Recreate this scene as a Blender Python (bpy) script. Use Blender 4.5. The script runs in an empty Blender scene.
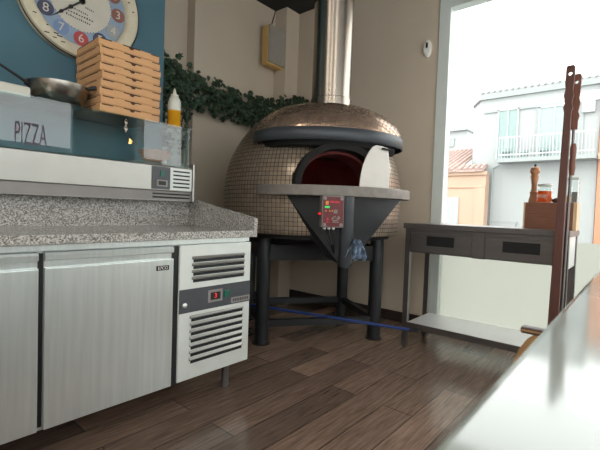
import bpy, bmesh, math, random
from mathutils import Vector, Matrix
random.seed(7)
PI = math.pi
S = bpy.context.scene
COL = S.collection
ORG = {}

# ------------------------------------------------------------------ helpers
def lin(c):
    return tuple(((v/255)/12.92 if v/255 <= .04045 else ((v/255+.055)/1.055)**2.4) for v in c)

def tag(o, label=None, cat=None, group=None, kind=None):
    if label: o['label'] = label
    if cat: o['category'] = cat
    if group: o['group'] = group
    if kind: o['kind'] = kind
    return o

def thing(name, label, cat, loc=(0, 0, 0), rotz=0, group=None):
    o = bpy.data.objects.new(name, None); COL.objects.link(o)
    o.empty_display_size = .05
    o.location = loc; o.rotation_euler = (0, 0, rotz)
    ORG[o] = Vector(loc)
    return tag(o, label, cat, group)

def obj(name, bm, m, parent=None, local=False, smooth=False, origin=None, mods=None):
    """link a bmesh as ONE mesh object; vertices are given in world space unless local"""
    org = Vector(origin) if origin else (ORG[parent] if parent else Vector((0, 0, 0)))
    if not local:
        bmesh.ops.translate(bm, verts=bm.verts, vec=-org)
    me = bpy.data.meshes.new(name); bm.to_mesh(me); bm.free()
    o = bpy.data.objects.new(name, me); COL.objects.link(o)
    for mm in (m if isinstance(m, (list, tuple)) else [m]): me.materials.append(mm)
    if parent: o.parent = parent; ORG[o] = ORG[parent]
    else: o.location = org; ORG[o] = org
    if smooth:
        for p in me.polygons: p.use_smooth = True
        try: me.set_sharp_from_angle(angle=math.radians(38))
        except Exception: pass
    return o

def bevel(o, w=.003, seg=2):
    b = o.modifiers.new('bevel', 'BEVEL'); b.width = w; b.segments = seg; b.limit_method = 'ANGLE'
    return o

def BM(): return bmesh.new()

def box(bm, x0, x1, y0, y1, z0, z1, mi=0):
    v = [bm.verts.new(p) for p in ((x0,y0,z0),(x1,y0,z0),(x1,y1,z0),(x0,y1,z0),(x0,y0,z1),(x1,y0,z1),(x1,y1,z1),(x0,y1,z1))]
    for q in ((3,2,1,0),(4,5,6,7),(0,1,5,4),(1,2,6,5),(2,3,7,6),(3,0,4,7)):
        f = bm.faces.new([v[i] for i in q]); f.material_index = mi
    return bm

def boxm(*a): return box(BM(), *a)

def prism(bm, pts, axis, a, b, mi=0):
    """extrude a polygon of 2D points along an axis between a and b"""
    def P(p, t):
        return {'x': (t, p[0], p[1]), 'y': (p[0], t, p[1]), 'z': (p[0], p[1], t)}[axis]
    A = [bm.verts.new(P(p, a)) for p in pts]; B = [bm.verts.new(P(p, b)) for p in pts]
    n = len(pts)
    fs = [bm.faces.new(A), bm.faces.new(B[::-1])]
    for i in range(n): fs.append(bm.faces.new((A[i], B[i], B[(i+1) % n], A[(i+1) % n])))
    for f in fs: f.material_index = mi
    bmesh.ops.recalc_face_normals(bm, faces=bm.faces)
    return bm

def tube(bm, pts, r, seg=12, cap=True, radii=None):
    pts = [Vector(p) for p in pts]; rings = []
    n0 = None
    for i, p in enumerate(pts):
        t = (pts[min(i+1, len(pts)-1)] - pts[max(i-1, 0)]).normalized()
        if n0 is None:
            n0 = t.cross(Vector((0, 0, 1)))
            if n0.length < 1e-3: n0 = Vector((1, 0, 0))
        n0 = (n0 - t*n0.dot(t)).normalized(); b = t.cross(n0)
        rr = radii[i] if radii else r
        rings.append([bm.verts.new(p + (n0*math.cos(2*PI*k/seg) + b*math.sin(2*PI*k/seg))*rr) for k in range(seg)])
    for a, b in zip(rings, rings[1:]):
        for k in range(seg): bm.faces.new((a[k], a[(k+1) % seg], b[(k+1) % seg], b[k]))
    if cap: bm.faces.new(rings[0][::-1]); bm.faces.new(rings[-1])
    return bm

def lathe(bm, prof, c=(0, 0, 0), seg=32, sx=1, sy=1, close=True):
    c = Vector(c); rings = []
    for r, z in prof:
        if r < 1e-5: rings.append([bm.verts.new(c + Vector((0, 0, z)))])
        else: rings.append([bm.verts.new(c + Vector((r*sx*math.cos(2*PI*k/seg), r*sy*math.sin(2*PI*k/seg), z))) for k in range(seg)])
    for a, b in zip(rings, rings[1:]):
        for k in range(seg):
            k2 = (k+1) % seg
            if len(a) == 1 and len(b) == 1: continue
            if len(a) == 1: bm.faces.new((a[0], b[k2], b[k]))
            elif len(b) == 1: bm.faces.new((a[k], a[k2], b[0]))
            else: bm.faces.new((a[k], a[k2], b[k2], b[k]))
    if close:
        if len(rings[0]) > 1: bm.faces.new(rings[0][::-1])
        if len(rings[-1]) > 1: bm.faces.new(rings[-1])
    bmesh.ops.recalc_face_normals(bm, faces=bm.faces)
    return bm

def xform(bm, M): bm.transform(M); return bm

def text_mesh(s, size, depth, M):
    cu = bpy.data.curves.new('lettering', 'FONT'); cu.body = s; cu.size = size; cu.extrude = depth
    cu.align_x = 'CENTER'; cu.align_y = 'CENTER'
    t = bpy.data.objects.new('lettering', cu); COL.objects.link(t)
    dg = bpy.context.evaluated_depsgraph_get()
    me = bpy.data.meshes.new_from_object(t.evaluated_get(dg))
    bm = BM(); bm.from_mesh(me); bm.transform(M)
    bpy.data.objects.remove(t); bpy.data.meshes.remove(me); bpy.data.curves.remove(cu)
    return bm

def copy_tree(o, parent=None):
    c = o.copy(); COL.objects.link(c)
    if parent: c.parent = parent
    for ch in list(o.children): copy_tree(ch, c)
    ORG[c] = ORG.get(o, Vector())
    return c

# ------------------------------------------------------------------ materials
def nodes(name):
    m = bpy.data.materials.new(name); m.use_nodes = True
    nt = m.node_tree; nt.nodes.clear()
    out = nt.nodes.new('ShaderNodeOutputMaterial')
    return m, nt, out

def N(nt, t, **kw):
    n = nt.nodes.new(t)
    for k, v in kw.items():
        if k in n.inputs: n.inputs[k].default_value = v
        else: setattr(n, k, v)
    return n

def mat(name, rgb, rough=.5, metal=0., var=.06, scale=12., bump=0., bscale=60., stretch=None, aniso=0., ior=1.45, coat=0., trans=0., emit=None, estr=0.):
    """plain surface with a little procedural variation in tone; rgb is sRGB 0-255"""
    m, nt, out = nodes(name); L = nt.links.new
    p = N(nt, 'ShaderNodeBsdfPrincipled'); L(p.outputs[0], out.inputs[0])
    p.inputs['Roughness'].default_value = rough; p.inputs['Metallic'].default_value = metal
    p.inputs['IOR'].default_value = ior; p.inputs['Coat Weight'].default_value = coat
    p.inputs['Transmission Weight'].default_value = trans
    c = lin(rgb)
    tc = N(nt, 'ShaderNodeTexCoord'); mp = N(nt, 'ShaderNodeMapping'); L(tc.outputs['Object'], mp.inputs[0])
    if stretch: mp.inputs['Scale'].default_value = stretch
    nz = N(nt, 'ShaderNodeTexNoise', Scale=scale, Detail=4.); L(mp.outputs[0], nz.inputs['Vector'])
    rp = N(nt, 'ShaderNodeValToRGB'); L(nz.outputs[0], rp.inputs[0])
    rp.color_ramp.elements[0].position = .3; rp.color_ramp.elements[1].position = .7
    rp.color_ramp.elements[0].color = (*[x*(1-var) for x in c], 1); rp.color_ramp.elements[1].color = (*[min(1, x*(1+var)) for x in c], 1)
    L(rp.outputs[0], p.inputs['Base Color'])
    if bump:
        n2 = N(nt, 'ShaderNodeTexNoise', Scale=bscale, Detail=3.); L(mp.outputs[0], n2.inputs['Vector'])
        b = N(nt, 'ShaderNodeBump', Strength=bump, Distance=.01); L(n2.outputs[0], b.inputs['Height']); L(b.outputs[0], p.inputs['Normal'])
    if aniso:
        p.inputs['Anisotropic'].default_value = aniso
        tg = N(nt, 'ShaderNodeTangent', direction_type='RADIAL', axis='Z'); L(tg.outputs[0], p.inputs['Tangent'])
    if emit:
        p.inputs['Emission Color'].default_value = (*lin(emit), 1); p.inputs['Emission Strength'].default_value = estr
    return m

def glass(name, tint=(1, 1, 1), ior=1.5):
    m, nt, out = nodes(name); L = nt.links.new
    tr = N(nt, 'ShaderNodeBsdfTransparent'); tr.inputs[0].default_value = (*tint, 1)
    gl = N(nt, 'ShaderNodeBsdfGlossy', Roughness=0.0)
    fr = N(nt, 'ShaderNodeFresnel', IOR=ior); ge = N(nt, 'ShaderNodeNewGeometry')
    inv = N(nt, 'ShaderNodeMath', operation='SUBTRACT'); inv.inputs[0].default_value = 1; L(ge.outputs['Backfacing'], inv.inputs[1])
    mu = N(nt, 'ShaderNodeMath', operation='MULTIPLY'); L(fr.outputs[0], mu.inputs[0]); L(inv.outputs[0], mu.inputs[1])
    mx = N(nt, 'ShaderNodeMixShader'); L(mu.outputs[0], mx.inputs[0]); L(tr.outputs[0], mx.inputs[1]); L(gl.outputs[0], mx.inputs[2])
    L(mx.outputs[0], out.inputs[0])
    return m

def planks():
    m, nt, out = nodes('dark_plank_floor'); L = nt.links.new
    p = N(nt, 'ShaderNodeBsdfPrincipled'); L(p.outputs[0], out.inputs[0])
    tc = N(nt, 'ShaderNodeTexCoord'); sp = N(nt, 'ShaderNodeSeparateXYZ'); L(tc.outputs['Object'], sp.inputs[0])
    cb = N(nt, 'ShaderNodeCombineXYZ'); L(sp.outputs[1], cb.inputs[0]); L(sp.outputs[0], cb.inputs[1])
    br = N(nt, 'ShaderNodeTexBrick', offset=.37, offset_frequency=2)
    br.inputs['Scale'].default_value = 1; br.inputs['Brick Width'].default_value = 1.15; br.inputs['Row Height'].default_value = .165
    br.inputs['Mortar Size'].default_value = .0022; br.inputs['Mortar Smooth'].default_value = .1; br.inputs['Bias'].default_value = -.1
    br.inputs['Color1'].default_value = (*lin((152, 127, 112)), 1); br.inputs['Color2'].default_value = (*lin((86, 74, 68)), 1)
    br.inputs['Mortar'].default_value = (*lin((56, 47, 43)), 1)
    L(cb.outputs[0], br.inputs['Vector'])
    mp = N(nt, 'ShaderNodeMapping'); mp.inputs['Scale'].default_value = (60, 3.5, 1); L(tc.outputs['Object'], mp.inputs[0])
    nz = N(nt, 'ShaderNodeTexNoise', Scale=1.4, Detail=7., Roughness=.65); L(mp.outputs[0], nz.inputs['Vector'])
    rp = N(nt, 'ShaderNodeValToRGB'); L(nz.outputs[0], rp.inputs[0])
    rp.color_ramp.elements[0].position = .32; rp.color_ramp.elements[0].color = (.5, .48, .46, 1)
    rp.color_ramp.elements[1].position = .68; rp.color_ramp.elements[1].color = (1.25, 1.22, 1.18, 1)
    mu = N(nt, 'ShaderNodeMix', data_type='RGBA', blend_type='MULTIPLY'); mu.inputs[0].default_value = 1
    L(br.outputs[0], mu.inputs[6]); L(rp.outputs[0], mu.inputs[7]); L(mu.outputs[2], p.inputs['Base Color'])
    p.inputs['Roughness'].default_value = .2; p.inputs['IOR'].default_value = 1.75
    b = N(nt, 'ShaderNodeBump', Strength=.08, Distance=.003); L(nz.outputs[0], b.inputs['Height']); L(b.outputs[0], p.inputs['Normal'])
    return m

def mosaic(name, c1, c2, grout, offset=0., rough=.28, metal=.55):
    m, nt, out = nodes(name); L = nt.links.new
    p = N(nt, 'ShaderNodeBsdfPrincipled'); L(p.outputs[0], out.inputs[0])
    uv = N(nt, 'ShaderNodeUVMap')
    br = N(nt, 'ShaderNodeTexBrick', offset=offset, offset_frequency=2)
    br.inputs['Scale'].default_value = 1; br.inputs['Brick Width'].default_value = 1; br.inputs['Row Height'].default_value = 1
    br.inputs['Mortar Size'].default_value = .085; br.inputs['Mortar Smooth'].default_value = .3; br.inputs['Bias'].default_value = 0
    br.inputs['Color1'].default_value = (*lin(c1), 1); br.inputs['Color2'].default_value = (*lin(c2), 1); br.inputs['Mortar'].default_value = (*lin(grout), 1)
    L(uv.outputs[0], br.inputs['Vector']); L(br.outputs[0], p.inputs['Base Color'])
    mm = N(nt, 'ShaderNodeMath', operation='MULTIPLY_ADD'); mm.inputs[1].default_value = -metal; mm.inputs[2].default_value = metal
    L(br.outputs[1], mm.inputs[0]); L(mm.outputs[0], p.inputs['Metallic'])
    rr = N(nt, 'ShaderNodeMath', operation='MULTIPLY_ADD'); rr.inputs[1].default_value = .5; rr.inputs[2].default_value = rough
    L(br.outputs[1], rr.inputs[0]); L(rr.outputs[0], p.inputs['Roughness'])
    iv = N(nt, 'ShaderNodeMath', operation='SUBTRACT'); iv.inputs[0].default_value = 1; L(br.outputs[1], iv.inputs[1])
    b = N(nt, 'ShaderNodeBump', Strength=.5, Distance=.004); L(iv.outputs[0], b.inputs['Height']); L(b.outputs[0], p.inputs['Normal'])
    return m

def granite():
    m, nt, out = nodes('grey_granite'); L = nt.links.new
    p = N(nt, 'ShaderNodeBsdfPrincipled', Roughness=.22); L(p.outputs[0], out.inputs[0])
    tc = N(nt, 'ShaderNodeTexCoord')
    v = N(nt, 'ShaderNodeTexVoronoi', Scale=240.); L(tc.outputs['Object'], v.inputs['Vector'])
    rp = N(nt, 'ShaderNodeValToRGB'); rp.color_ramp.interpolation = 'CONSTANT'
    e = rp.color_ramp.elements
    e[0].position = 0; e[0].color = (*lin((88, 86, 84)), 1); e[1].position = .25; e[1].color = (*lin((128, 125, 121)), 1)
    a = e.new(.5); a.color = (*lin((165, 162, 157)), 1); a = e.new(.72); a.color = (*lin((190, 187, 181)), 1); a = e.new(.88); a.color = (*lin((98, 92, 88)), 1)
    L(v.outputs['Color'], rp.inputs[0]); L(rp.outputs[0], p.inputs['Base Color'])
    return m

def film(name, rgb, diff=.3):
    m, nt, out = nodes(name); L = nt.links.new
    a = N(nt, 'ShaderNodeBsdfTranslucent'); b = N(nt, 'ShaderNodeBsdfDiffuse')
    for n in (a, b): n.inputs[0].default_value = (*lin(rgb), 1)
    mx = N(nt, 'ShaderNodeMixShader'); mx.inputs[0].default_value = diff
    L(a.outputs[0], mx.inputs[1]); L(b.outputs[0], mx.inputs[2]); L(mx.outputs[0], out.inputs[0])
    return m

M = {}
M['beige'] = mat('beige_wall_paint', (200, 186, 168), .75, var=.03, scale=2.5, bump=.04, bscale=180)
M['blue'] = mat('blue_wall_paint', (64, 97, 110), .7, var=.04, scale=3, bump=.04, bscale=180)
M['ceil'] = mat('dark_ceiling_paint', (34, 37, 40), .7, var=.05)
M['white_paint'] = mat('white_room_paint', (205, 200, 190), .7, var=.02)
M['base'] = mat('dark_baseboard_wood', (58, 48, 44), .45, var=.12, scale=8)
M['floor'] = planks()
M['granite'] = granite()
M['steel'] = mat('brushed_stainless_steel', (220, 227, 226), .36, .8, var=.07, scale=5, stretch=(1, 9, .5), aniso=.6)
M['steel_light'] = mat('satin_steel_cover', (158, 157, 152), .4, .9, var=.04, scale=6, aniso=.4)
M['steel_dark'] = mat('dark_table_steel', (112, 107, 106), .36, .85, var=.07, scale=7, stretch=(.8, 1, 24), aniso=.4)
M['steel_pol'] = mat('polished_flue_steel', (146, 137, 127), .26, 1., var=.03, scale=4, stretch=(8, 8, .4), bump=.012, bscale=9)
M['steel_shelf'] = mat('bright_shelf_steel', (222, 222, 222), .36, .55, var=.02)
M['panel_white'] = mat('pale_grey_metal_panel', (204, 209, 205), .42, .1, var=.03)
M['dark_band'] = mat('charcoal_plastic', (66, 69, 74), .42, var=.05)
M['black'] = mat('black_plastic', (20, 21, 23), .45, var=.05)
M['slot'] = mat('dark_slot', (28, 30, 33), .7, var=.05)
M['iron'] = mat('charcoal_painted_iron', (38, 40, 43), .42, .25, var=.08, scale=9)
M['iron_b'] = mat('slate_grey_band', (62, 66, 71), .45, .2, var=.06)
M['iron_d'] = mat('blackened_iron', (26, 26, 28), .6, .2, var=.1)
M['stone'] = mat('grey_stone_shelf', (124, 118, 112), .55, var=.14, scale=22)
M['mosaic'] = mosaic('bronze_mosaic', (164, 147, 128), (142, 126, 110), (48, 43, 40))
M['mosaic_c'] = mosaic('copper_mosaic', (180, 152, 130), (152, 126, 106), (46, 38, 34), .5, rough=.24, metal=.7)
M['fire'] = mat('soot_red_firebrick', (104, 44, 42), .8, var=.25, scale=7, bump=.2, bscale=14)
M['cheek'] = mat('pale_metal_cheek', (196, 192, 186), .45, .3, var=.04)
M['soot'] = mat('soot_black_metal', (17, 16, 16), .85, 0., var=.2, scale=9)  # sooty mouth black, also used to paint in the shade under the hood
M['red'] = mat('dark_red_label', (98, 26, 32), .4, var=.06)
M['grey_box'] = mat('grey_enclosure', (128, 124, 122), .5, var=.05)
M['white'] = mat('white_plastic', (225, 224, 218), .4, var=.02)
M['milky'] = mat('milky_plastic', (186, 184, 172), .4, var=.02)
M['green'] = mat('green_lamp', (40, 190, 90), .4, emit=(40, 220, 90), estr=.5)
M['teal'] = mat('green_rocker', (20, 92, 76), .4, var=.05)
M['orange_l'] = mat('orange_mark', (225, 130, 60), .5)
M['red_led'] = mat('red_digits', (220, 40, 40), .4, emit=(255, 40, 40), estr=.8)
M['redtxt'] = mat('red_print', (190, 44, 50), .5)
M['card'] = mat('kraft_cardboard', (190, 146, 104), .85, var=.06, scale=16, bump=.05, bscale=200)
M['card_in'] = mat('cardboard_slot', (62, 42, 30), .9)
M['pan'] = mat('worn_steel_pan', (150, 144, 136), .25, 1., var=.1, scale=7)
M['vinyl'] = film('red_vinyl', (214, 40, 52), .2)
M['liquid'] = film('yellow_oil', (218, 160, 40), .6)
M['bottle'] = mat('clear_bottle_plastic', (190, 190, 180), .3, var=.02)
M['terra'] = mat('terracotta_bowl', (168, 104, 78), .6, var=.12, scale=20)
M['leaf'] = mat('ivy_leaf', (40, 60, 40), .5, var=.45, scale=26)
M['stem'] = mat('ivy_stem', (62, 56, 40), .8)
M['cream'] = mat('distressed_cream_paint', (184, 176, 155), .65, var=.08, scale=20)
M['cream_in'] = mat('clock_face_cream', (176, 171, 160), .7, var=.04)
M['dial_blue'] = mat('clock_dial_blue', (122, 140, 160), .7, var=.07)
M['ink'] = mat('dark_ink', (52, 50, 52), .7)
M['hand'] = mat('black_clock_hand', (26, 24, 24), .5)
for k, c in dict(n_navy=(58, 60, 80), n_blue=(104, 124, 156), n_red=(156, 62, 62), n_brown=(120, 78, 68), n_grey=(138, 142, 142)).items():
    M[k] = mat('numeral_disc_'+k[2:], c, .6, var=.08)
M['speaker_c'] = mat('grey_speaker_cloth', (156, 150, 142), .8, var=.05, bump=.1, bscale=400)
M['pine'] = mat('pale_pine_wood', (206, 168, 104), .55, var=.1, scale=8, stretch=(8, 8, 1))
M['sign'] = M['white']
M['wood_box'] = mat('walnut_wood', (122, 78, 58), .5, var=.16, scale=6, stretch=(3, 3, 26))
M['wood_l'] = mat('light_wood_end', (206, 176, 140), .55, var=.08, scale=8)
M['peel'] = mat('dark_brown_wood', (92, 58, 50), .5, var=.15, scale=6, stretch=(14, 14, 1))
M['peel_r'] = mat('reddish_wood', (112, 70, 54), .5, var=.18, scale=10, stretch=(10, 10, 1))
M['mill'] = mat('mill_wood', (170, 120, 82), .45, var=.12, scale=12)
M['sauce'] = film('orange_sauce', (238, 128, 58), .35)
M['lid'] = mat('pale_lid', (198, 200, 190), .4)
M['counter'] = mat('glossy_white_top', (138, 146, 141), .09, var=.015, scale=3, ior=1.55, coat=0.)
M['counter_b'] = mat('white_counter_body', (200, 202, 200), .5)
M['tan'] = mat('tan_wood', (182, 142, 98), .5, var=.1, scale=7)
M['brown_d'] = mat('dark_brown_lacquer', (88, 66, 56), .35, var=.1)
M['poleblue'] = mat('blue_plastic_pole', (42, 66, 132), .4, var=.05)
M['cloth'] = mat('blue_white_cloth', (112, 130, 152), .9, var=.9, scale=17)
M['cable'] = mat('black_cable', (16, 16, 17), .5)
M['frame'] = mat('white_window_frame', (214, 222, 218), .4, var=.02)
M['glass'] = glass('window_glass', (.97, .985, .98), 1.45)
M['case_glass'] = glass('display_glass', (.82, .92, .92), 1.68)
M['jar'] = glass('clear_jar', (.93, .96, .95), 1.45)
M['film'] = film('frosted_film', (168, 170, 160), .3)
M['bulb'] = mat('warm_bulb', (255, 190, 120), .4, emit=(255, 150, 70), estr=90.)
# outside
M['o_white'] = mat('pale_render_wall', (153, 156, 155), .9, var=.015, scale=.8)
M['o_white2'] = mat('white_render_wall', (152, 155, 154), .9, var=.015, scale=.8)
M['o_trim'] = mat('grey_render_trim', (143, 148, 146), .9)
M['o_orange'] = mat('apricot_render', (176, 148, 128), .9, var=.03, scale=.8)
M['o_orange2'] = mat('orange_render', (176, 126, 100), .9, var=.03, scale=.8)
M['o_shut'] = mat('grey_green_shutter', (128, 145, 142), .7)
M['o_glass'] = mat('balcony_door_glass', (138, 153, 150), .4)
M['o_rail'] = mat('white_railing', (170, 173, 173), .6)
M['o_tile'] = mat('faded_roof_tile', (158, 136, 128), .9, var=.2, scale=6)
M['o_pale'] = mat('distant_pale_wall', (157, 159, 158), .9)
M['o_ground'] = mat('street_asphalt', (120, 122, 122), .9)

# ------------------------------------------------------------------ the room
M['led'] = mat('led_diffuser', (240, 240, 235), .5, emit=(255, 248, 236), estr=19.)  # glow of the added fill panels on the ceiling
def frame_xy(x, y):
    b = BM()
    for a in ((x-.4, x-.36, y-.4, y+.4), (x+.36, x+.4, y-.4, y+.4), (x-.36, x+.36, y-.4, y-.36), (x-.36, x+.36, y+.36, y+.4)): box(b, *a, HC-.04, HC)
    return b
def struct(name, bm, m, parent=None, **k):
    o = obj(name, bm, m, parent, **k)
    if not parent: o['kind'] = 'structure'
    return o

HC = 3.2
XL, YW, XR, YB = -3.22, 3.44, 2.8, -3.0
struct('floor', boxm(XL-.2, XR+.2, YB-.2, YW+.2, -.1, 0), M['floor'])
struct('ceiling', boxm(XL-.2, XR+.2, YB-.2, YW+.2, HC, HC+.1), M['ceil'])
b = BM(); box(b, XL-.2, XL, 2.19, YW+.2, 0, HC); box(b, XL-.2, XL-.12, 1.46, 2.19, 0, HC)
struct('wall_left', b, M['beige'])
struct('wall_partition', boxm(XL-.2, -2.5, YB, 1.464, 0, HC), M['blue'])
struct('wall_pilaster', boxm(XL, -3.05, 3.235, YW, 0, HC), M['beige'])
WX0, WX1, WZ1 = -1.425, 2.55, 2.86
b = BM(); box(b, XL, WX0, YW, YW+.2, 0, HC); box(b, WX0, WX1, YW, YW+.2, WZ1, HC); box(b, WX1, XR+.2, YW, YW+.2, 0, HC)
struct('wall_window', b, M['beige'])
# right wall with three street windows and the back wall with one opening of glass
RW = [(-2.8, -.5), (-.4, 1.4), (1.5, 2.62)]
b = BM(); box(b, XR, XR+.2, YB, YW, 2.95, HC)
ys = [YB]+[v for r in RW for v in r]+[YW]
for i in range(0, len(ys), 2): box(b, XR, XR+.2, ys[i], ys[i+1], 0, 2.95)
struct('wall_right', b, M['white_paint'])
BW = [(1.0, 2.5)]
b = BM(); box(b, -2.5, XR+.2, YB-.2, YB, 2.6, HC)
xs = [-2.5]+[v for r in BW for v in r]+[XR+.2]
for i in range(0, len(xs), 2): box(b, xs[i], xs[i+1], YB-.2, YB, 0, 2.6)
for r in BW: box(b, r[0], r[1], YB-.2, YB, 0, .4)
struct('wall_back', b, M['white_paint'])
# big shop window
def frame_x(x0, x1, z0, z1, y0, y1, w):
    b = BM()
    box(b, x0, x0+w, y0, y1, z0, z1); box(b, x1-w, x1, y0, y1, z0, z1)
    box(b, x0+w, x1-w, y0, y1, z1-w, z1); box(b, x0+w, x1-w, y0, y1, z0, z0+w)
    return b
b = frame_x(WX0, WX1, 0, WZ1, YW-.012, YW+.09, .098)
box(b, 1.0, 1.07, YW+.0, YW+.09, .072, WZ1-.072)
w1 = struct('window_1', b, M['frame'])
bevel(w1, .004)
obj('window_pane', boxm(WX0+.08, WX1-.08, YW+.05, YW+.058, .08, WZ1-.08), M['glass'], w1)
b = BM(); v = [b.verts.new(p) for p in ((WX0+.09, YW+.044, .07), (WX1-.09, YW+.044, .07), (WX1-.09, YW+.044, .838), (WX0+.09, YW+.044, .838))]; b.faces.new(v)
obj('frosted_film', b, M['film'], w1)
for i, (y0, y1) in enumerate(RW):
    b = BM(); w = .06
    box(b, XR+.02, XR+.1, y0, y0+w, .0, 2.95); box(b, XR+.02, XR+.1, y1-w, y1, 0, 2.95)
    box(b, XR+.02, XR+.1, y0+w, y1-w, 2.89, 2.95); box(b, XR+.02, XR+.1, y0+w, y1-w, 0, .08)
    ww = struct('window_%d' % (i+2), b, M['frame'])
    obj('window_pane', boxm(XR+.055, XR+.062, y0+.05, y1-.05, .05, 2.9), M['glass'], ww)
    if i == 2:   # shop lettering on the glass, read from the street
        Mx = Matrix(((0, 0, 1, XR+.05), (-1, 0, 0, 1.99), (0, 1, 0, 2.0), (0, 0, 0, 1)))
        Mx = Mx @ Matrix.Diagonal((-.66, 2.0, 1, 1))
        t = text_mesh('PIZZA', .24, .001, Mx)
        obj('lettering', t, M['vinyl'], ww)
for i, (x0, x1) in enumerate(BW):
    ww = struct('window_%d' % (i+5), frame_x(x0, x1, .4, 2.6, YB-.1, YB-.03, .06), M['frame'])
    obj('window_pane', boxm(x0+.05, x1-.05, YB-.07, YB-.063, .45, 2.55), M['glass'], ww)
b = BM(); box(b, -3.05, WX0, YW-.014, YW, 0, .095)
struct('baseboard_window', b, M['base'])
b = BM(); box(b, XL, XL+.014, 2.19, 3.235, 0, .095)
struct('baseboard_left', b, M['base'])

# ------------------------------------------------------------------ refrigerated counter
FX = -1.64
t = thing('refrigerated_counter', 'long stainless steel under-counter fridge with doors and a vented control panel', 'fridge', (-2.05, .45, 0))
b = BM(); box(b, -2.46, FX-.03, -.75, 1.5, .15, .845); box(b, FX-.03, FX-.004, -.75, 1.5, .823, .845)
obj('cabinet', b, M['steel'], t)
obj('gap_strip', boxm(FX-.03, FX-.012, 1.03, 1.068, .155, .815), M['black'], t)
def fdoor(y0, y1, badge=False):
    b = BM()
    prism(b, [(FX-.028, .16), (FX, .16), (FX, .757), (FX-.006, .76), (FX-.028, .76)], 'y', y0, y1)
    d = bevel(obj('door', b, M['steel'], t), .002)
    b = BM()
    prism(b, [(FX-.028, .762), (FX-.016, .76), (FX-.014, .783), (FX-.006, .786), (FX, .79), (FX+.001, .806), (FX-.004, .815), (FX-.028, .818)], 'y', y0, y1)
    obj('handle', b, M['steel'], d)
    obj('gasket', boxm(FX-.036, FX-.0275, y0+.004, y1-.004, .165, .81), M['black'], d)
    if badge:
        g = bevel(obj('badge', boxm(FX, FX+.003, .945, 1.008, .709, .731), M['black'], d), .001)
        Mx = Matrix(((0, 0, 1, FX+.0035), (1, 0, 0, .977), (0, 1, 0, .7195), (0, 0, 0, 1)))
        obj('badge_lettering', text_mesh('E7CO', .02, .0004, Mx), M['white'], d)
fdoor(-.72, -.04); fdoor(-.018, .487); fdoor(.508, 1.033, True)
obj('gap_strip', boxm(FX-.031, FX-.024, .484, .511, .165, .812), M['black'], t); obj('gap_strip', boxm(FX-.031, FX-.024, -.043, -.015, .165, .812), M['black'], t)
pn = bevel(obj('compressor_panel', boxm(FX-.028, FX, 1.066, 1.511, .163, .818), M['panel_white'], t), .003)
obj('control_strip', boxm(FX-.001, FX+.002, 1.066, 1.511, .492, .606), M['dark_band'], pn)
def louvre(y0, y1, z0, z1, n):
    obj('vent_recess', boxm(FX-.002, FX+.0006, y0-.012, y1+.006, z0, z1), M['panel_white'], pn)
    for k in range(n):
        za = z0 + (z1-z0)*(k+.08)/n; h = (z1-z0)/n
        obj('vent_slot', boxm(FX, FX+.0012, y0, y1, za, za+h*.42), M['slot'], pn)
        b = BM(); prism(b, [(FX, za+h*.42), (FX+.007, za+h*.5), (FX+.009, za+h*.62), (FX, za+h*.92)], 'y', y0-.008, y1)
        obj('louvre', b, M['steel_light'], pn)
louvre(1.14, 1.464, .632, .763, 4); louvre(1.135, 1.462, .236, .476, 7)
obj('display_bezel', boxm(FX, FX+.005, 1.228, 1.318, .523, .585), M['grey_box'], pn)
obj('display', boxm(FX, FX+.006, 1.243, 1.305, .535, .573), M['black'], pn)
Mx = Matrix(((0, 0, 1, FX+.0065), (1, 0, 0, 1.274), (0, 1, 0, .554), (0, 0, 0, 1)))
obj('digits', text_mesh('3', .034, .0004, Mx), M['red_led'], pn)
obj('rocker_switch', boxm(FX, FX+.008, 1.33, 1.362, .538, .572), M['teal'], pn)
obj('name_plate', boxm(FX, FX+.0035, 1.378, 1.508, .499, .528), M['grey_box'], pn)
b = BM()
for k in range(9): box(b, FX+.003, FX+.0042, 1.39+k*.0125, 1.397+k*.0125, .506, .521)
obj('plate_marks', b, M['ink'], pn)
b = lathe(BM(), [(.012, 0), (.012, .008), (.006, .012)], seg=16); xform(b, Matrix.Translation((FX, 1.094, .53)) @ Matrix.Rotation(PI/2, 4, 'Y'))
obj('lock', b, M['steel'], pn)
for (x, y) in ((-1.745, 1.44), (-2.4, 1.44), (-1.72, .2), (-2.4, .2), (-1.72, -.7), (-2.4, -.7)):
    obj('leg', lathe(BM(), [(.022, 0), (.024, .012), (.021, .02), (.021, .15)], (x, y, 0), 20), M['steel_dark'], t, smooth=True)

obj('side_clip', boxm(-1.7, -1.66, 1.5, 1.512, .675, .735), M['teal'], t)

t = thing('granite_worktop', 'grey speckled granite worktop with upstand on the long steel fridge', 'worktop', (-2.05, .45, .846))
bevel(obj('slab', boxm(-2.47, -1.622, -.8, 1.539, .846, .882), M['granite'], t), .003)
obj('backsplash', boxm(-2.47, -2.24, -.8, 1.513, .882, 1.03), M['granite'], t)
b = BM(); prism(b, [(-2.47, .882), (-1.622, .882), (-1.622, .946), (-1.63, .951), (-2.2, 1.05), (-2.47, 1.05)], 'y', 1.514, 1.539)
obj('end_upstand', b, M['granite'], t)

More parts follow.
